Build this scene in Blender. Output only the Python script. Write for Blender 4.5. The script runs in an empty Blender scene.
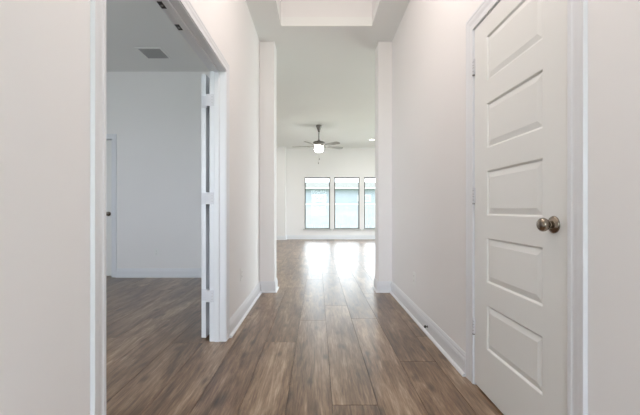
import bpy, bmesh, math, random
from mathutils import Vector, Matrix
random.seed(7)
PI = math.pi
S = bpy.context.scene
COL = S.collection

# ---------------------------------------------------------------- camera
EYE = 1.01
cam_d = bpy.data.cameras.new('camera'); cam = bpy.data.objects.new('camera', cam_d); COL.objects.link(cam)
cam.location = (0, 0, EYE); cam.rotation_euler = (PI/2, 0, 0)
cam_d.sensor_width = 36; cam_d.lens = 354/640*36
cam_d.shift_x = 2.5/640; cam_d.shift_y = 1.7/640
cam_d.clip_start = 0.05; cam_d.clip_end = 300
S.camera = cam
S.view_settings.view_transform = 'Standard'; S.view_settings.look = 'None'
S.view_settings.exposure = 0.11; S.view_settings.gamma = 1.0
S.view_settings.use_curve_mapping = False
S.cycles.max_bounces = 12; S.cycles.diffuse_bounces = 7; S.cycles.glossy_bounces = 4
S.cycles.sample_clamp_indirect = 6.0
S.cycles.use_denoising = True

# ---------------------------------------------------------------- world and daylight
SKY = 6.6
w = bpy.data.worlds.new('World'); S.world = w; w.use_nodes = True
bg = w.node_tree.nodes['Background']; bg.inputs[0].default_value = (0.88, 0.93, 1.0, 1); bg.inputs[1].default_value = SKY

def area(name, loc, rot, sx, sy, power, color=(1, 1, 1), spread=PI):
    d = bpy.data.lights.new(name, 'AREA'); d.shape = 'RECTANGLE'; d.size = sx; d.size_y = sy
    d.energy = power; d.color = color; d.spread = spread
    o = bpy.data.objects.new(name, d); COL.objects.link(o); o.location = loc; o.rotation_euler = rot
    return o
# lamps added to boost daylight through unseen windows of the study, entry
# and great room
area('daylight_boost_study', (-2.9, -0.75, 1.55), (PI/2+0.12, 0, 0), 2.0, 1.5, 30, (0.90, 0.91, 1.0), 1.9)
area('daylight_boost_entry', (0.1, -2.05, 1.35), (PI/2 , 0, 0), 1.2, 2.2, 11, (0.86, 0.92, 1.0))
area('daylight_boost_side', (5.35, 8.2, 1.5), (PI/2-0.5, 0, PI/2), 4.2, 2.0, 250, (0.92, 0.98, 0.99))

# ---------------------------------------------------------------- materials
def mat(name, color, rough=0.5, metal=0.0, bump=None, spec=0.5, var=None, emit=None, estr=0):
    m = bpy.data.materials.new(name); m.use_nodes = True
    nt = m.node_tree; b = nt.nodes['Principled BSDF']
    b.inputs['Base Color'].default_value = (*color, 1)
    b.inputs['Roughness'].default_value = rough; b.inputs['Metallic'].default_value = metal
    b.inputs['Specular IOR Level'].default_value = spec
    if emit:
        b.inputs['Emission Color'].default_value = (*emit, 1); b.inputs['Emission Strength'].default_value = estr
    tc = nt.nodes.new('ShaderNodeTexCoord')
    if bump:
        sc, st, dist = bump
        n = nt.nodes.new('ShaderNodeTexNoise'); n.inputs['Scale'].default_value = sc; n.inputs['Detail'].default_value = 3
        nt.links.new(tc.outputs['Object'], n.inputs['Vector'])
        bp = nt.nodes.new('ShaderNodeBump'); bp.inputs['Strength'].default_value = st; bp.inputs['Distance'].default_value = dist
        nt.links.new(n.outputs['Fac'], bp.inputs['Height']); nt.links.new(bp.outputs['Normal'], b.inputs['Normal'])
    if var:
        sc, amt = var
        n = nt.nodes.new('ShaderNodeTexNoise'); n.inputs['Scale'].default_value = sc; n.inputs['Detail'].default_value = 4
        nt.links.new(tc.outputs['Object'], n.inputs['Vector'])
        r = nt.nodes.new('ShaderNodeValToRGB')
        r.color_ramp.elements[0].position = 0.3; r.color_ramp.elements[1].position = 0.7
        r.color_ramp.elements[0].color = (*[c*(1-amt) for c in color], 1); r.color_ramp.elements[1].color = (*[min(1, c*(1+amt)) for c in color], 1)
        nt.links.new(n.outputs['Fac'], r.inputs[0]); nt.links.new(r.outputs[0], b.inputs['Base Color'])
    return m
M_wall = mat('wall_paint', (0.80, 0.786, 0.790), 0.75, bump=(140, 0.12, 0.0015), spec=0.3, var=(1.2, 0.01))
M_ceil = mat('ceiling_paint', (0.82, 0.826, 0.82), 0.85, bump=(120, 0.15, 0.0015), spec=0.2, var=(1.0, 0.01))
M_trim = mat('trim_enamel', (0.725, 0.737, 0.772), 0.34, bump=(30, 0.03, 0.0008), spec=0.5)
M_door = mat('door_enamel', (0.765, 0.765, 0.755), 0.38, bump=(60, 0.04, 0.0006), spec=0.5)
M_hinge = mat('satin_hinge', (0.62, 0.62, 0.66), 0.5, 0.0, bump=(200, 0.05, 0.0003))
M_hdark = mat('dark_hinge_metal', (0.22, 0.21, 0.21), 0.4, 0.6, bump=(200, 0.05, 0.0003))  # dark metal of hinge joints, screws, strike plate and stop stem
M_knob = mat('antique_nickel', (0.26, 0.22, 0.18), 0.24, 1.0, bump=(90, 0.06, 0.0004), var=(60, 0.15))
M_fan = mat('brushed_nickel_dark', (0.17, 0.16, 0.15), 0.4, 0.7, bump=(90, 0.05, 0.0004))
M_blade = mat('fan_blade_wood', (0.34, 0.33, 0.31), 0.5, bump=(60, 0.1, 0.0005), var=(8, 0.15))
M_globe = mat('lit_frosted_glass', (0.95, 0.93, 0.90), 0.3, emit=(1.0, 0.97, 0.92), estr=28, bump=(20, 0.02, 0.0005))
M_lens = mat('lit_downlight_lens', (0.95, 0.95, 0.92), 0.4, emit=(1.0, 0.93, 0.84), estr=8, bump=(20, 0.02, 0.0005))
M_black = mat('black_catch_metal', (0.025, 0.023, 0.022), 0.4, 0.5, bump=(80, 0.05, 0.0004))
M_plast = mat('white_plastic', (0.80, 0.80, 0.79), 0.35, bump=(80, 0.03, 0.0003))
M_slot = mat('outlet_slot', (0.06, 0.06, 0.06), 0.6, bump=(80, 0.03, 0.0003))
M_vent = mat('vent_enamel', (0.36, 0.36, 0.365), 0.5, bump=(80, 0.03, 0.0003))
M_ventb = mat('vent_duct', (0.16, 0.16, 0.165), 0.8, bump=(80, 0.05, 0.0003))
M_wfr = mat('bronze_window_frame', (0.10, 0.10, 0.095), 0.45, 0.3, bump=(80, 0.04, 0.0004))
M_sill = mat('window_sill_stone', (0.52, 0.53, 0.52), 0.3, bump=(20, 0.03, 0.0004), var=(18, 0.08))
M_rub = mat('door_stop_rubber', (0.05, 0.045, 0.04), 0.7, bump=(80, 0.05, 0.0004))
M_under = mat('plank_joint', (0.045, 0.034, 0.026), 0.8, bump=(80, 0.05, 0.0004))
M_fence = mat('weathered_cedar', (0.29, 0.29, 0.31), 0.85, bump=(12, 0.3, 0.004), var=(3, 0.12))
M_grass = mat('lawn_grass', (0.20, 0.26, 0.12), 0.95, bump=(30, 0.6, 0.02), var=(1.5, 0.25))
M_siding = mat('house_siding', (0.24, 0.26, 0.29), 0.8, bump=(6, 0.2, 0.01), var=(2, 0.04))
M_shing = mat('roof_shingle', (0.10, 0.10, 0.086), 0.9, bump=(14, 0.5, 0.01), var=(4, 0.12))
M_white = mat('white_exterior_trim', (0.75, 0.75, 0.75), 0.6, bump=(30, 0.05, 0.001))
M_hglass = mat('house_window_glass', (0.25, 0.30, 0.34), 0.15, bump=(3, 0.02, 0.001))
M_conc = mat('concrete', (0.55, 0.54, 0.52), 0.85, bump=(40, 0.3, 0.003), var=(3, 0.08))

def glass_mat():
    m = bpy.data.materials.new('window_glass'); m.use_nodes = True; nt = m.node_tree; nt.nodes.clear()
    o = nt.nodes.new('ShaderNodeOutputMaterial'); mx = nt.nodes.new('ShaderNodeMixShader')
    t = nt.nodes.new('ShaderNodeBsdfTransparent'); t.inputs[0].default_value = (0.95, 0.98, 0.98, 1)
    g = nt.nodes.new('ShaderNodeBsdfGlossy'); g.inputs['Roughness'].default_value = 0.02
    f = nt.nodes.new('ShaderNodeFresnel'); f.inputs[0].default_value = 1.25
    nt.links.new(f.outputs[0], mx.inputs[0]); nt.links.new(t.outputs[0], mx.inputs[1]); nt.links.new(g.outputs[0], mx.inputs[2])
    nt.links.new(mx.outputs[0], o.inputs[0]); return m
M_glass = glass_mat()

def floor_mat():
    m = bpy.data.materials.new('vinyl_oak_plank'); m.use_nodes = True; nt = m.node_tree; L = nt.links.new
    N = nt.nodes.new; b = nt.nodes['Principled BSDF']
    tc = N('ShaderNodeTexCoord'); at = N('ShaderNodeAttribute'); at.attribute_name = 'plank'
    sep = N('ShaderNodeSeparateColor'); L(at.outputs['Color'], sep.inputs[0])
    sxyz = N('ShaderNodeSeparateXYZ'); L(tc.outputs['Object'], sxyz.inputs[0])
    def math_(op, a, c):
        n = N('ShaderNodeMath'); n.operation = op
        for i, v in enumerate((a, c)):
            if isinstance(v, (int, float)): n.inputs[i].default_value = v
            else: L(v, n.inputs[i])
        return n.outputs[0]
    seed = math_('MULTIPLY', sep.outputs[1], 37.0)
    def coords(kx, ky, kz=1.0):
        c = N('ShaderNodeCombineXYZ')
        L(math_('ADD', math_('MULTIPLY', sxyz.outputs[0], kx), math_('MULTIPLY', seed, 1.7)), c.inputs[0])
        L(math_('ADD', math_('MULTIPLY', sxyz.outputs[1], ky), seed), c.inputs[1])
        L(math_('MULTIPLY', seed, kz), c.inputs[2]); return c.outputs[0]
    def noise(v, det, rough, dist=0.0):
        n = N('ShaderNodeTexNoise'); n.inputs['Scale'].default_value = 1; n.inputs['Detail'].default_value = det
        n.inputs['Roughness'].default_value = rough; n.inputs['Distortion'].default_value = dist
        L(v, n.inputs['Vector']); return n.outputs['Fac']
    big = noise(coords(7.5, 1.25), 7, 0.68, 0.7)
    mid = noise(coords(42, 3.0), 6, 0.7, 0.4)
    fine = noise(coords(120, 7), 3, 0.6)
    blot = noise(coords(5.0, 2.2, 2.0), 3, 0.5, 0.5)
    t = math_('ADD', math_('MULTIPLY', big, 0.42), math_('MULTIPLY', mid, 0.31))
    t = math_('ADD', t, math_('MULTIPLY', fine, 0.17)); t = math_('ADD', t, math_('MULTIPLY', blot, 0.10))
    t = math_('ADD', t, math_('MULTIPLY', math_('SUBTRACT', sep.outputs[0], 0.5), 0.055))
    r = N('ShaderNodeValToRGB'); cr = r.color_ramp
    stops = [(0.385, (0.048, 0.024, 0.012)), (0.445, (0.112, 0.063, 0.034)), (0.50, (0.192, 0.117, 0.068)), (0.55, (0.285, 0.190, 0.120)), (0.615, (0.46, 0.34, 0.24))]
    cr.elements[0].position, cr.elements[0].color = stops[0][0], (*stops[0][1], 1)
    cr.elements[1].position, cr.elements[1].color = stops[-1][0], (*stops[-1][1], 1)
    for p, c in stops[1:-1]:
        e = cr.elements.new(p); e.color = (*c, 1)
    L(t, r.inputs[0])
    # knots
    v = N('ShaderNodeTexVoronoi'); v.voronoi_dimensions = '2D'; v.inputs['Scale'].default_value = 1; L(coords(4.4, 1.7, 1.3), v.inputs['Vector'])
    kr = N('ShaderNodeValToRGB'); kr.color_ramp.elements[0].position = 0.03; kr.color_ramp.elements[0].color = (0.22, 0.18, 0.16, 1)
    kr.color_ramp.elements[1].position = 0.12; kr.color_ramp.elements[1].color = (1, 1, 1, 1); L(v.outputs['Distance'], kr.inputs[0])
    mx = N('ShaderNodeMix'); mx.data_type = 'RGBA'; mx.blend_type = 'MULTIPLY'; mx.inputs[0].default_value = 0.7
    L(r.outputs[0], mx.inputs[6]); L(kr.outputs[0], mx.inputs[7]); L(mx.outputs[2], b.inputs['Base Color'])
    b.inputs['Specular IOR Level'].default_value = 0.4; b.inputs['Coat Weight'].default_value = 0.4; b.inputs['Coat Roughness'].default_value = 0.30
    L(math_('ADD', 0.27, math_('MULTIPLY', mid, 0.16)), b.inputs['Roughness'])
    bp = N('ShaderNodeBump'); bp.inputs['Strength'].default_value = 0.10; bp.inputs['Distance'].default_value = 0.0012
    L(math_('ADD', mid, fine), bp.inputs['Height']); L(bp.outputs[0], b.inputs['Normal'])
    return m
M_floor = floor_mat()

# ---------------------------------------------------------------- mesh helpers
class MB:
    def __init__(s): s.bm = bmesh.new()
    def box(s, x0, x1, y0, y1, z0, z1, M=None):
        vs = [s.bm.verts.new((x, y, z)) for z in (z0, z1) for y in (y0, y1) for x in (x0, x1)]
        for f in ((0, 2, 3, 1), (4, 5, 7, 6), (0, 1, 5, 4), (1, 3, 7, 5), (3, 2, 6, 7), (2, 0, 4, 6)):
            s.bm.faces.new([vs[i] for i in f])
        if M:
            for v in vs: v.co = M @ v.co
        return s
    def poly(s, pts):
        s.bm.faces.new([s.bm.verts.new(p) for p in pts]); return s
    def sweep(s, rings, closed_ends=True, smooth=False):     # rings: lists of points of equal length, joined in order
        R = [[s.bm.verts.new(p) for p in r] for r in rings]
        n = len(R[0])
        for a, b in zip(R, R[1:]):
            for i in range(n):
                f = s.bm.faces.new((a[i], a[(i+1) % n], b[(i+1) % n], b[i])); f.smooth = smooth
        if closed_ends:
            s.bm.faces.new(R[0][::-1]); s.bm.faces.new(R[-1])
        return s
    def lathe(s, prof, c=(0, 0, 0), axis='Z', seg=32, smooth=True):   # prof: (r, t) pairs along the axis
        rings = []
        for r, t in prof:
            ring = []
            for k in range(seg):
                a = 2*PI*k/seg; u, v = r*math.cos(a), r*math.sin(a)
                p = {'Z': (u, v, t), 'X': (t, u, v), 'Y': (u, t, v)}[axis]
                ring.append((c[0]+p[0], c[1]+p[1], c[2]+p[2]))
            rings.append(ring)
        return s.sweep(rings, True, smooth)
    def build(s, name, m, parent=None, bevel=0, loc=None):
        bmesh.ops.recalc_face_normals(s.bm, faces=s.bm.faces)
        me = bpy.data.meshes.new(name); s.bm.to_mesh(me); s.bm.free(); me.materials.append(m)
        o = bpy.data.objects.new(name, me); COL.objects.link(o)
        if parent: o.parent = parent
        if loc: o.location = loc
        if bevel:
            b = o.modifiers.new('bevel', 'BEVEL'); b.width = bevel; b.segments = 2; b.limit_method = 'ANGLE'
        return o
def tag(o, label, cat, group=None, kind=None):
    o['label'] = label; o['category'] = cat
    if group: o['group'] = group
    if kind: o['kind'] = kind
    return o
def empty(name, loc=(0, 0, 0), rz=0):
    o = bpy.data.objects.new(name, None); COL.objects.link(o); o.location = loc; o.rotation_euler = (0, 0, rz)
    o.empty_display_size = 0.1; return o
def boxes(name, m, lst, parent=None, bevel=0):
    b = MB()
    for t in lst: b.box(*t)
    return b.build(name, m, parent, bevel)
def struct(o, label, cat): return tag(o, label, cat, None, 'structure')

# ---------------------------------------------------------------- layout numbers (metres; x right, y forward, z up)
XL, XR = -0.702, 0.904           # hallway wall faces
XLB = -0.818                     # study side of the left wall
YS, YS2 = 4.30, 4.53             # stub walls at the hallway's end
PL, PR = -0.524, 0.737           # faces of the cased opening
HC = 3.05                        # ceiling
OY0, OY1, OZ = 1.172, 2.70, 2.062 # study double-door opening
DY0, DY1, DZ = 1.280, 2.038, 2.040 # closet door slab
YB = 11.90; YB2 = 11.68; XB = -1.056   # back wall, jog
SY = 5.25                        # study back wall
GXL, GXR = -3.0, 5.0
SXL, SYF = -4.3, -0.5
YE = -1.8                        # entry wall behind
T = 0.12

# ---------------------------------------------------------------- floor
def build_floor():
    b = MB(); lay = b.bm.loops.layers.float_color.new('plank')
    pitch, L, g = 0.2355, 1.88, 0.0014
    k0 = int(math.floor((SXL-0.1546*0)/pitch))-1
    off = {-2: 2.69, -1: 3.215, 0: 1.826, 1: 3.27, 2: 2.35, -3: 1.7}
    for k in range(-19, 22):
        x0 = 0.0761 + k*pitch
        x1 = x0+pitch
        o = off.get(k, random.uniform(0, L))
        y = o - math.ceil((o-YE+0.2)/L)*L
        while y < YB+0.1:
            a0, a1, c0, c1 = max(x0, SXL-0.1), min(x1, GXR+0.1), max(y, YE-0.1), min(y+L, YB+0.1)
            y += L
            if a1-a0 < 0.01 or c1-c0 < 0.01: continue
            tone, seed = random.random(), random.random()
            p = [(a0+g, c0+g, 0), (a1-g, c0+g, 0), (a1-g, c1-g, 0), (a0+g, c1-g, 0)]
            q = [(a0+g*.6, c0+g*.6, -.003), (a1-g*.6, c0+g*.6, -.003), (a1-g*.6, c1-g*.6, -.003), (a0+g*.6, c1-g*.6, -.003)]
            P = [b.bm.verts.new(v) for v in p]; Q = [b.bm.verts.new(v) for v in q]
            fs = [b.bm.faces.new(P)] + [b.bm.faces.new((P[i], Q[i], Q[(i+1) % 4], P[(i+1) % 4])) for i in range(4)]
            for f in fs:
                for l in f.loops: l[lay] = (tone, seed, 0, 1)
    n = len(b.bm.faces)
    b.box(SXL-0.1, GXR+0.1, YE-0.1, YB+0.1, -0.15, -0.003)
    o = b.build('floor', M_floor); o.data.materials.append(M_under)
    for i, f in enumerate(o.data.polygons):
        f.material_index = 1 if i >= n else 0
    return struct(o, 'wide brown oak-look plank floor running from the hallway to the far windows', 'floor')
build_floor()

# ---------------------------------------------------------------- walls
def wall(name, lst, label, bevel=0):
    return struct(boxes(name, M_wall, lst, None, bevel), label, 'wall')
wall('wall_left', [(XLB, XL, YE, OY0-0.018, 0, HC), (XLB, XL, OY1+0.018, YS, 0, HC), (XLB, XL, OY0-0.018, OY1+0.018, OZ+0.018, HC)],
     'long off-white hallway wall holding the open double doorway')
wall('wall_right', [(XR, XR+T, YE, DY0-0.018, 0, HC), (XR, XR+T, DY1+0.018, YS, 0, HC), (XR, XR+T, DY0-0.018, DY1+0.018, DZ+0.016, HC), (XR+T, XR+T+.03, DY0-.1, DY1+.1, 0, HC)],  # final box is an unseen backing added to block sky light at the door
     'off-white hallway wall around the closed five-panel door')
wall('wall_stub_left', [(XLB, PL, YS, YS2, 0, HC)], 'narrow return wall at the end of the hallway beside the double doorway side', 0.008)
wall('wall_stub_right', [(PR, GXR+T, YS, YS2, 0, HC)], 'narrow return wall at the end of the hallway on the closed door side', 0.008)
wall('wall_study_side', [(XLB, XL, YS2, SY+T, 0, HC)], 'short wall between side room and great room')
wall('wall_study_back', [(SXL, -3.84, SY, SY+T, 0, HC), (-3.042, XLB, SY, SY+T, 0, HC), (-3.84, -3.042, SY, SY+T, 2.062, HC), (-3.84, -3.042, SY+T, SY+T+.03, 0, HC)],  # last box: unseen backing added to stop sky light under the door
     'bluish grey-white rear wall of the side room seen through the double doorway')
wall('wall_study_left', [(SXL-T, SXL, SYF-T, SY+T, 0, HC)], 'outer side wall of the side room')
wall('wall_study_front', [(SXL, -3.9, SYF-T, SYF, 0, HC), (-1.9, XLB, SYF-T, SYF, 0, HC), (-3.9, -1.9, SYF-T, SYF, 0, 0.8), (-3.9, -1.9, SYF-T, SYF, 2.3, HC)],
     'front wall of the side room around its window')
wall('wall_entry', [(XL, -0.5, YE-T, YE, 0, HC), (0.7, XR, YE-T, YE, 0, HC), (-0.5, 0.7, YE-T, YE, 2.45, HC), (-0.5, 0.7, YE-T, YE, 0, 0.25)],
     'entry wall behind the viewpoint around added tall glazing')
WX = [(-0.430, 0.422), (0.565, 1.410), (1.570, 2.415)]
WZ0, WZ1 = 0.344, 2.082
bw = [(XB, WX[0][0], YB, YB+T, 0, HC), (WX[0][1], WX[1][0], YB, YB+T, 0, HC), (WX[1][1], WX[2][0], YB, YB+T, 0, HC), (WX[2][1], GXR+T, YB, YB+T, 0, HC)]
for a, b_ in WX: bw += [(a, b_, YB, YB+T, 0, WZ0), (a, b_, YB, YB+T, WZ1, HC)]
wall('wall_back', bw, 'far greenish white wall with a row of dark framed windows')
wall('wall_back_jog', [(GXL-T, XB, YB2, YB+T, 0, HC)], 'shallow projecting wall beside the far windows')
wall('wall_great_left', [(GXL-T, GXL, SY+T, YB2, 0, HC)], 'side wall of the great room beyond the side room')
wall('wall_great_right', [(GXR, GXR+T, YS2, 6.0, 0, HC), (GXR, GXR+T, 10.4, YB, 0, HC), (GXR, GXR+T, 6.0, 10.4, 0, 0.35), (GXR, GXR+T, 6.0, 10.4, 2.35, HC)],
     'side wall of the great room around a wide window')

# ceiling with the tray recess above the hallway
TX0, TX1, TY0, TY1, TZ = -0.406, 0.609, 0.35, 3.94, 3.42
c = boxes('ceiling', M_ceil, [(SXL-T, TX0, YE-T, YB+T, HC, HC+.1), (TX1, GXR+T, YE-T, YB+T, HC, HC+.1),
     (TX0, TX1, YE-T, TY0, HC, HC+.1), (TX0, TX1, TY1, YB+T, HC, HC+.1)])
struct(c, 'flat white ceiling over hallway, side room and great room', 'ceiling')
t = boxes('ceiling_tray', M_wall, [(TX0-.05, TX0, TY0-.05, TY1+.05, HC+.1, TZ), (TX1, TX1+.05, TY0-.05, TY1+.05, HC+.1, TZ),
     (TX0, TX1, TY0-.05, TY0, HC+.1, TZ), (TX0, TX1, TY1, TY1+.05, HC+.1, TZ), (TX0-.05, TX1+.05, TY0-.05, TY1+.05, TZ, TZ+.06)])
struct(t, 'raised tray recess in the hallway ceiling with a bright warm far face', 'ceiling')

# ---------------------------------------------------------------- baseboards
def offset_path(path, d):
    out = []; n = len(path)
    for i, p in enumerate(path):
        p = Vector(p); dirs = []
        if i > 0: dirs.append((p-Vector(path[i-1])).normalized())
        if i < n-1: dirs.append((Vector(path[i+1])-p).normalized())
        ns = [Vector((-v.y, v.x)) for v in dirs]
        if len(ns) == 1: q = p+ns[0]*d
        else: m_ = ns[0]+ns[1]; q = p + m_*(d*2/m_.length_squared)
        out.append(q)
    return out
PROF_B = [(0, 0.0), (0.014, 0.0), (0.014, 0.088), (0.0125, 0.093), (0.0125, 0.100), (0.009, 0.108), (0.009, 0.118), (0.005, 0.128), (0.004, 0.134), (0, 0.134)]
PROF_S = [(0.014, 0.0), (0.030, 0.0), (0.0295, 0.006), (0.027, 0.012), (0.022, 0.016), (0.014, 0.019)]
def run(prof, path):
    b = MB(); cols = [offset_path(path, d) for d, z in prof]
    rings = [[(cols[j][i].x, cols[j][i].y, prof[j][1]) for j in range(len(prof))] for i in range(len(path))]
    return b.sweep(rings)
def baseboard(name, path, label):
    o = run(PROF_B, path).build(name, M_trim); struct(o, label, 'baseboard')
    run(PROF_S, path).build('shoe_moulding', M_trim, o); return o
baseboard('baseboard_left', [(-3.0, SY+T), (XL, SY+T), (XL, YS2), (PL, YS2), (PL, YS), (XL, YS), (XL, OY1+0.078)], 'white moulded baseboard along the doorway-side hallway wall')
baseboard('baseboard_right', [(XR, DY1+0.097), (XR, YS), (PR, YS), (PR, YS2), (GXR, YS2)], 'white moulded baseboard running beyond the closed door')
baseboard('baseboard_study', [(XLB, SY), (-2.975, SY)], 'white baseboard on the side room rear wall')
baseboard('baseboard_back', [(GXR, YB), (XB, YB), (XB, YB2), (GXL, YB2)], 'white baseboard under the far windows')
baseboard('baseboard_near_right', [(XR, YE), (XR, DY0-0.097)], 'white baseboard on the near side of the closed door')
baseboard('baseboard_near_left', [(XL, OY0-0.078), (XL, YE)], 'white baseboard on the near side of the double doorway')

# ---------------------------------------------------------------- casings
CAS = [(0.0, 0.0), (0.0, 0.011), (0.004, 0.013), (0.018, 0.014), (0.022, 0.0105), (0.030, 0.0105), (0.046, 0.0155), (0.060, 0.017), (0.0645, 0.020), (0.074, 0.020), (0.078, 0.0), ]
def casing(y0, y1, top, xw, sx, width, parent, axis='Y'):
    """casing around an opening in a wall plane; sx = direction it stands proud"""
    k = width/0.078; b = MB(); rings = []
    for i, (a, s_, up) in enumerate(((y0, -1, 0), (y0, -1, 1), (y1, 1, 1), (y1, 1, 0))):
        ring = []
        for u, v in CAS:
            u *= k; v *= .6; yy = a+s_*u; zz = (top+u) if up else 0.0
            ring.append((xw+sx*v, yy, zz) if axis == 'Y' else (yy, xw+sx*v, zz))
        rings.append(ring)
    return b.sweep(rings).build('casing', M_trim, parent)

# ---------------------------------------------------------------- five-panel door slab (local: face in plane x=0 looking to -x, y along the width, z up)
def panel_slab(wid, hgt, thick, st, side=-1):
    """slab occupying x 0..thick (front at x=0, facing -x); panels on the front and the back"""
    b = MB(); bm = b.bm
    ph, per, z0 = 0.240, 0.3592, 0.246
    def face(xf, sgn):
        def P(y, z, d): return (xf + sgn*d, y, z)
        y0, y1 = st, wid-st
        zs = [z0+per*i for i in range(5)]
        # stiles
        b.poly([P(0, 0, 0), P(y0, 0, 0), P(y0, hgt, 0), P(0, hgt, 0)]); b.poly([P(y1, 0, 0), P(wid, 0, 0), P(wid, hgt, 0), P(y1, hgt, 0)])
        edges = [0]+[v for z in zs for v in (z, z+ph)]+[hgt]
        for i in range(0, len(edges), 2):
            b.poly([P(y0, edges[i], 0), P(y1, edges[i], 0), P(y1, edges[i+1], 0), P(y0, edges[i+1], 0)])
        for z in zs:
            R = []
            for ins, d in ((0, 0), (0.003, 0.0015), (0.009, 0.0085), (0.0125, 0.0085), (0.036, 0.0025), (0.0375, 0.002)):
                R.append([P(y0+ins, z+ins, d), P(y1-ins, z+ins, d), P(y1-ins, z+ph-ins, d), P(y0+ins, z+ph-ins, d)])
            for a, c_ in zip(R, R[1:]):
                for i in range(4): b.poly([a[i], a[(i+1) % 4], c_[(i+1) % 4], c_[i]])
            b.poly(R[-1])
    face(0, 1); face(thick, -1)
    for q in (((0, 0, 0), (thick, 0, 0), (thick, 0, hgt), (0, 0, hgt)), ((0, wid, 0), (thick, wid, 0), (thick, wid, hgt), (0, wid, hgt)),
              ((0, 0, 0), (thick, 0, 0), (thick, wid, 0), (0, wid, 0)), ((0, 0, hgt), (thick, 0, hgt), (thick, wid, hgt), (0, wid, hgt))):
        b.poly(q)
    bmesh.ops.remove_doubles(bm, verts=bm.verts, dist=1e-5)
    return b

KNOB = [(0.0, 0.0), (0.033, 0.0), (0.0335, 0.003), (0.031, 0.007), (0.026, 0.0095), (0.0235, 0.012), (0.018, 0.0145), (0.0135, 0.016), (0.0115, 0.019), (0.0115, 0.022),
        (0.014, 0.0250), (0.0195, 0.0285), (0.0240, 0.034), (0.0262, 0.040), (0.0265, 0.045), (0.0245, 0.051), (0.0195, 0.0565), (0.012, 0.060), (0.0, 0.061)]
def knob(parent, loc, axis='X', sgn=-1, name='door_knob'):
    ros = MB().lathe([(max(r, 1e-4), sgn*t_) for r, t_ in KNOB[:8]] , (0, 0, 0), axis, 40).build('knob_rosette', M_knob, None)
    k = MB().lathe([(max(r, 1e-4), sgn*t_) for r, t_ in KNOB[7:]], (0, 0, 0), axis, 40).build(name, M_knob, parent)
    k.location = loc; ros.parent = k
    return k

# ----- closet door (right wall)
d1 = boxes('door_1', M_trim, [(XR, XR+T, DY1+.003, DY1+.018, 0, DZ+.016), (XR, XR+T, DY0-.018, DY0-.003, 0, DZ+.016), (XR, XR+T, DY0-.003, DY1+.003, DZ+.003, DZ+.016),
      (XR+.038, XR+.062, DY1-.012, DY1+.003, 0, DZ), (XR+.038, XR+.062, DY0-.003, DY0+.012, 0, DZ), (XR+.038, XR+.062, DY0, DY1, DZ-.012, DZ+.003)])
struct(d1, 'closed white five-panel door with antique nickel knob in the hallway wall', 'door')
casing(DY0-.008, DY1+.008, DZ+.008, XR, -1, 0.088, d1)
leaf = panel_slab(DY1-DY0, DZ-0.012, 0.035, 0.143).build('door_leaf', M_door, d1); leaf.location = (XR+0.001, DY0, 0.012)
knob(leaf, (0.0, 0.073, 0.951-0.012))
def hinge(parent, x, y, z, h=0.089):
    hb = MB().lathe([(.0045, 0), (.0065, .002), (.0065, h-.002), (.0045, h)], (x, y, z), 'Z', 16)
    hb.box(x, x+.006, y-.010, y+.012, z+.001, z+h-.001)
    o = hb.build('hinge', M_hinge, parent)
    g = MB()
    for q in (.2, .42, .58, .8): g.lathe([(.0068, -.0009), (.0068, .0009)], (x, y, z+h*q), 'Z', 16)
    g.lathe([(.0075, -.007), (.0075, -.001)], (x, y, z), 'Z', 16)
    g.build('hinge_joint', M_hdark, o); return o
for z in (1.785, 1.045, 0.295): hinge(d1, XR-.004, DY1+.0015, z)
sp = boxes('strike_plate', M_hdark, [(XR-.001, XR+.010, DY0-.0028, DY0-.0008, .922, .980)], d1)

# ----- double doorway to the study
d2 = boxes('door_2', M_trim, [(XLB-.002, XL+.001, OY0-.018, OY0, 0, OZ), (XLB-.002, XL+.001, OY1, OY1+.018, 0, OZ), (XLB-.002, XL+.001, OY0-.018, OY1+.018, OZ, OZ+.018)])
struct(d2, 'wide white framed double doorway with its far leaf swung open', 'door')
casing(OY0-.006, OY1+.006, OZ+.006, XL, 1, 0.072, d2)
casing(OY0-.006, OY1+.006, OZ+.006, XLB, -1, 0.034, d2)
boxes('door_stop_strip', M_trim, [(-.783, -.748, OY0, OY0+.011, 0, OZ), (-.783, -.748, OY1-.011, OY1, 0, OZ), (-.783, -.748, OY0, OY1, OZ-.011, OZ)], d2, 0.003)
for y in (1.822, 2.045):
    bc = boxes('ball_catch', M_black, [(-.814, -.788, y-.030, y+.030, OZ-.003, OZ-.0002)], d2)
    MB().lathe([(.007, -.006), (.0075, -.003), (.0001, -.0015)], (-.801, y, OZ), 'Z', 16).build('catch_ball', M_hdark, bc)
lf = panel_slab(0.77, 2.045, 0.035, 0.125).build('door_leaf', M_trim, d2)
lf.location = (-.902, OY1+.052, 0.012); lf.rotation_euler = (0, 0, math.radians(-1.8))
for z in (1.797, 1.047, 0.300):
    hx, hy, h = -.842, OY1+.030, 0.092
    hb = MB().lathe([(.005, 0), (.0068, .002), (.0068, h-.002), (.005, h)], (hx, hy, z), 'Z', 16)
    hb.box(-.900, -.845, OY1+.046, OY1+.050, z+.001, z+h-.001)          # plate on the leaf's edge
    hb.box(-.818, -.789, OY1-.0025, OY1, z+.001, z+h-.001)              # plate let into the jamb
    hb.box(-.848, -.818, OY1-.0025, OY1+.002, z+.001, z+h-.001)
    hb.box(-.850, -.838, OY1, OY1+.050, z+.001, z+h-.001)
    o = hb.build('hinge', M_hinge, d2)
    g = MB()
    for q in (.25, .5, .75): g.lathe([(.002, -.004), (.002, 0)], (-.803, OY1-.0025, z+h*q), 'Y', 10)
    g.build('hinge_screw', M_hdark, o)

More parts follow.
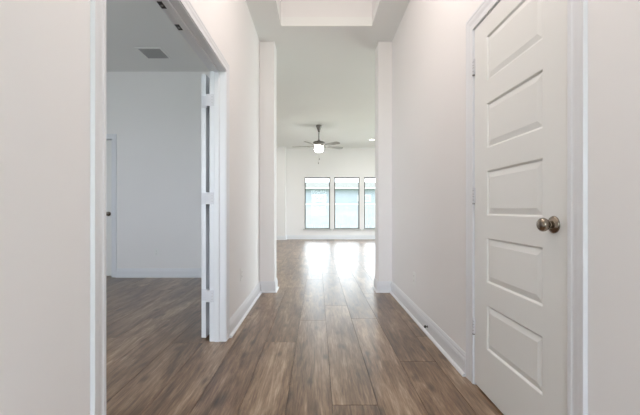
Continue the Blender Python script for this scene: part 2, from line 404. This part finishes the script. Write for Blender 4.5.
# ----- door on the study's back wall
d3 = boxes('door_3', M_trim, [(-3.055, -3.042, SY, SY+T, 0, 2.062), (-3.84, -3.827, SY, SY+T, 0, 2.062), (-3.84, -3.042, SY, SY+T, 2.049, 2.062)])
struct(d3, 'white door in the rear wall of the side room, mostly hidden by the near doorway edge', 'door')
casing(-3.833, -3.049, 2.056, SY, -1, 0.072, d3, 'X')
l3 = panel_slab(0.766, 2.03, 0.035, 0.12).build('door_leaf', M_door, d3); l3.rotation_euler = (0, 0, -PI/2)
l3.rotation_euler = (0, 0, PI/2); l3.location = (-3.058, SY+.045, 0.014)
kb = knob(d3, (-3.058-.045, SY+.010, 0.935), 'Y', -1); kb.location = (-3.105, SY+.012, 0.94)

# ---------------------------------------------------------------- windows
for i, (x0, x1) in enumerate(WX):
    f = .030; y0 = YB+.035; y1 = YB+.095
    wn = boxes('window_%d' % (i+1), M_wfr, [(x0, x0+f, y0, y1, WZ0, WZ1), (x1-f, x1, y0, y1, WZ0, WZ1), (x0, x1, y0, y1, WZ1-f, WZ1), (x0, x1, y0, y1, WZ0, WZ0+f)])
    struct(wn, ['tall window in the far wall below the ceiling fan, nearest the wall jog', 'tall window in the far wall, middle of the row of three', 'tall window in the far wall partly hidden by the return wall'][i], 'window')
    boxes('reveal_trim', M_wfr, [(x0, x0+.012, YB-.004, y0, WZ0, WZ1), (x1-.012, x1, YB-.004, y0, WZ0, WZ1), (x0, x1, YB-.004, y0, WZ1-.012, WZ1)], wn)
    boxes('pane', M_glass, [(x0+f, x1-f, y0+.028, y0+.032, WZ0+f, WZ1-f)], wn)
    boxes('window_sill', M_sill, [(x0-.05, x1+.05, YB-.045, y0, WZ0-.035, WZ0+.004)], wn, 0.004)
def plain_window(name, axis, a0, a1, z0, z1, plane, label, n):
    lst = []; f = .035
    def bx(p, q, r, s): return (p, q, plane-.03, plane+.03, r, s) if axis == 'X' else (plane-.03, plane+.03, p, q, r, s)
    lst += [bx(a0, a1, z0, z0+f), bx(a0, a1, z1-f, z1)]
    for k in range(n+1):
        c_ = a0+(a1-a0-f)*k/n; lst.append(bx(c_, c_+f, z0, z1))
    o = boxes(name, M_white, lst); struct(o, label, 'window')
    g = (a0, a1, plane-.002, plane+.002, z0, z1) if axis == 'X' else (plane-.002, plane+.002, a0, a1, z0, z1)
    boxes('pane', M_glass, [g], o)
plain_window('window_4', 'X', -3.9, -1.9, 0.8, 2.3, SYF-.06, 'white framed window in the front wall of the side room', 2)
plain_window('window_5', 'X', -0.5, 0.7, 0.25, 2.45, YE-.06, 'tall white framed glazing added behind the viewpoint to let in light', 2)  # entry glazing is unseen, added to light the hall
plain_window('window_6', 'Y', 6.0, 10.4, 0.35, 2.35, GXR+.06, 'wide white framed window in the side wall of the great room', 4)

# ---------------------------------------------------------------- ceiling fan
fan = empty('ceiling_fan', (0.035, 8.62, HC))
tag(fan, 'five-blade ceiling fan with a lit glass bowl hanging in the great room', 'ceiling fan')
MB().lathe([(.0001, 0), (.074, 0), (.074, -.02), (.066, -.045), (.045, -.09), (.032, -.125), (.022, -.16), (.0001, -.16)]).build('canopy', M_fan, fan)
MB().lathe([(.0125, -.15), (.0125, -.38)], seg=16).build('downrod', M_fan, fan)
MB().lathe([(.0001, -.40), (.028, -.40), (.035, -.425), (.10, -.435), (.142, -.455), (.150, -.485), (.146, -.515), (.11, -.53), (.0001, -.53)], seg=40).build('motor_housing', M_fan, fan, loc=(0,0,.045))
bl = []
for k in range(5):
    a = math.radians(170+72*k); Mx = Matrix.Rotation(a, 4, 'Z') @ Matrix.Translation((0, 0, -.535)) @ Matrix.Rotation(math.radians(-12), 4, 'X')
    pts = [(.19, .045), (.25, .058), (.45, .066), (.60, .068), (.645, .058), (.662, .035), (.667, 0)]
    out = pts + [(x, -y) for x, y in reversed(pts[:-1])]
    b = MB(); b.sweep([[Mx @ Vector((x, y, z)) for x, y in out] for z in (-.004, .004)])
    o = b.build('blade', M_blade, fan, loc=(0,0,.03))
    c_ = MB(); Mi = Matrix.Rotation(a, 4, 'Z')
    c_.sweep([[Mi @ Vector((x, y*wd, z+dz)) for y, dz in ((-1, 0), (1, 0), (1, .006), (-1, .006))] for x, z, wd in ((.10, -.525, .016), (.15, -.538, .013), (.19, -.546, .022), (.26, -.546, .034), (.29, -.546, .012))])
    c_.build('blade_iron', M_fan, o)
MB().lathe([(.0001, -.525), (.10, -.525), (.112, -.545), (.0001, -.545)], seg=40).build('light_fitter', M_fan, fan, loc=(0,0,.045))
MB().lathe([(.085, -.545), (.104, -.575), (.112, -.61), (.105, -.65), (.082, -.68), (.045, -.697), (.0001, -.70)], seg=40).build('glass_bowl', M_globe, fan, loc=(0,0,.045))
MB().lathe([(.0001, -.70), (.011, -.70), (.008, -.72), (.0001, -.722)], seg=16).build('finial', M_fan, fan, loc=(0,0,.045))
for x, l in ((.012, .80), (-.012, .90)):
    ch = MB().lathe([(.0012, -.715), (.0012, -l)], (x, -.02, 0), 'Z', 6).build('pull_chain', M_fan, fan)
    MB().lathe([(.002, -l+.004), (.009, -l-.012), (.010, -l-.034), (.003, -l-.045)], (x, -.02, 0), 'Z', 12).build('chain_fob', M_fan, ch)

# ---------------------------------------------------------------- downlights (lens + the lamp's own light)
def downlight(x, y, power, label, z=HC, color=(1.0, 0.95, 0.88)):
    r = empty('recessed_light', (x, y, z)); tag(r, label, 'ceiling light', 'recessed ceiling lights')
    MB().lathe([(.068, 0), (.068, -.004), (.088, -.004), (.092, -.001), (.092, 0)], seg=32).build('trim_ring', M_plast, r)
    MB().lathe([(.0001, -.0005), (.068, -.0005), (.068, -.003), (.0001, -.003)], seg=32).build('lens', M_lens, r)
    d = bpy.data.lights.new('downlight', 'AREA'); d.shape = 'DISK'; d.size = .13; d.energy = power; d.color = color
    o = bpy.data.objects.new('downlight', d); COL.objects.link(o); o.parent = r; o.location = (0, 0, -.006)
G = [(1.60, 10.4, 'lit recessed ceiling light in the great room near the far windows'),
     (-1.5, 10.4, 'unseen recessed ceiling light added for brightness near the wall jog'),
     (-1.5, 7.2, 'unseen recessed ceiling light added for brightness left of the fan'),
     (2.2, 7.2, 'unseen recessed ceiling light added for brightness right of the fan'),
     (3.9, 5.6, 'unseen recessed ceiling light added for brightness by the kitchen side')]
for x, y, l in G: downlight(x, y, 9, l)  # all but the first are unseen, added to light the great room
# unseen tray lamps above the frame, hung low to light walls and soffit
LZ = TZ-.58
for y, l, e in ((1.0, 'unseen semi-flush bowl lamp hanging from the tray, nearer the entry', 16), (2.2, 'unseen semi-flush bowl lamp hanging from the tray above the closed door', 18)):
    r = empty('hanging_bowl_lamp', (.10, y, TZ)); tag(r, l, 'ceiling light', 'hallway tray lamps')
    MB().lathe([(.0001, 0), (.06, 0), (.055, -.02), (.0001, -.024)], seg=32).build('canopy', M_fan, r)
    MB().lathe([(.006, -.02), (.006, -.26)], seg=12).build('stem', M_fan, r)
    MB().lathe([(.0001, -.26), (.05, -.26), (.10, -.28), (.0001, -.29)], seg=32).build('lamp_cap', M_fan, r)
    MB().lathe([(.10, -.29), (.11, -.32), (.09, -.36), (.05, -.38), (.0001, -.385)], seg=32).build('lamp_bowl', M_lens, r)
    d = bpy.data.lights.new('tray_lamp', 'POINT'); d.energy = e; d.shadow_soft_size = .09; d.color = (1.0, 0.89, 0.82)
    o = bpy.data.objects.new('tray_lamp', d); COL.objects.link(o); o.parent = r; o.location = (0, 0, -.49)

# ---------------------------------------------------------------- small fittings
v = empty('air_vent', (-2.14, 4.63, HC)); tag(v, 'square louvred supply vent on the side room ceiling', 'vent')
boxes('vent_frame', M_plast, [(-.17, .17, -.17, -.14, -.008, 0), (-.17, .17, .14, .17, -.008, 0), (-.17, -.14, -.14, .14, -.008, 0), (.14, .17, -.14, .14, -.008, 0)], v, .002)
boxes('vent_backing', M_ventb, [(-.14, .14, -.14, .14, -.002, -.0005)], v)
b = MB()
for k in range(11):
    y = -.128+k*.0256
    b.sweep([[(x, y-.008, -.003), (x, y+.008, -.009), (x, y+.0095, -.0075), (x, y-.0065, -.0015)] for x in (-.139, .139)])
b.build('louvre', M_vent, v)

def outlet(loc, rz, label):
    """plate in local x-z plane facing -y"""
    r = empty('wall_outlet', loc, rz); tag(r, label, 'outlet', 'white wall outlets')
    boxes('cover_plate', M_plast, [(-.036, .036, -.005, 0, -.058, .058)], r, .002)
    for z in (-.021, .021):
        q = boxes('receptacle', M_plast, [(-.017, .017, -.0075, -.004, z-.014, z+.014)], r, .002)
        boxes('socket_slot', M_slot, [(-.008, -.006, -.0080, -.007, z-.001, z+.008), (.006, .008, -.0080, -.007, z-.001, z+.007), (-.002, .002, -.0080, -.007, z-.010, z-.006)], q)
    return r
outlet((-2.385, SY, 0.370), 0, 'white duplex outlet on the side room rear wall')
outlet((XR, 3.30, 0.365), -PI/2, 'white duplex outlet on the wall beyond the closed door')
outlet((XL, 3.26, 0.410), PI/2, 'white duplex outlet on the wall between doorway and return wall')
ds = empty('door_stop', (XR-.0135, 2.86, 0.062)); tag(ds, 'small dark-tipped door stop screwed to the baseboard by the closed door', 'door stop')
MB().lathe([(.0001, 0), (.010, 0), (.010, -.003), (.005, -.006), (.005, -.016), (.0001, -.016)], axis='X', seg=16).build('stem', M_hdark, ds)
MB().lathe([(.0001, -.014), (.010, -.014), (.0105, -.024), (.007, -.029), (.0001, -.029)], axis='X', seg=16).build('rubber_tip', M_rub, ds)

# ---------------------------------------------------------------- outdoors
b = MB(); b.sweep([[(-40, -30, z) for z in ()] or [(-60, y, z), (60, y, z), (60, y, z-.3), (-60, y, z-.3)] for y, z in ((-40, -.16), (13, -.16), (21, -.52), (90, -.55))])
tag(b.build('lawn', M_grass), 'green lawn beyond the far windows', 'grass', None, 'stuff')
boxes('patio_slab', M_conc, [(-4, 6, YB+T, 15.2, -.3, -.06)]); struct(bpy.data.objects['patio_slab'], 'pale concrete patio outside the far windows', 'patio')
fr = empty('wooden_fence', (0, 22, -.52)); tag(fr, 'pale weathered board fence seen through the far windows', 'fence')
b = MB(); x = -9.0; i = 0
while x < 11:
    h = 1.80+random.uniform(-.01, .01); dy = 0 if i % 2 else .012
    b.box(x+.009, x+.131, dy, dy+.018, .03, h); x += .14; i += 1
b.build('fence_boards', M_fence, fr)
boxes('fence_cap', M_white, [(-9, 11, -.05, .09, 1.815, 1.87)], fr)
boxes('fence_rail', M_fence, [(-9, 11, .03, .07, .3, .39), (-9, 11, .03, .07, .95, 1.04), (-9, 11, .03, .07, 1.5, 1.59)], fr)
for k in range(9): boxes('fence_post', M_fence, [(-9+k*2.45, -8.9+k*2.45, .07, .17, 0, 1.8)], fr)
hs = empty('neighbour_house', (0, 36, -.50)); tag(hs, 'pale blue-grey house with a low roof beyond the fence', 'house')
boxes('house_wall', M_siding, [(-9, 7.2, 0, 8, 0, 3.65)], hs)
b = MB(); b.sweep([[(x, -.5, 3.62), (x, 4, 4.55), (x, 8.5, 3.62)] for x in (-9.5, 7.7)]); b.build('roof', M_shing, hs)
boxes('fascia', M_white, [(-9.5, 7.7, -.54, -.50, 3.56, 3.66)], hs)
for wx in (-4.5, -.45, 4.1):
    q = boxes('house_window', M_white, [(wx, wx+1.3, -.05, 0, 2.3, 2.95)], hs)
    boxes('house_pane', M_hglass, [(wx+.08, wx+.62, -.06, -.05, 2.38, 2.87), (wx+.68, wx+1.22, -.06, -.05, 2.38, 2.87)], q)
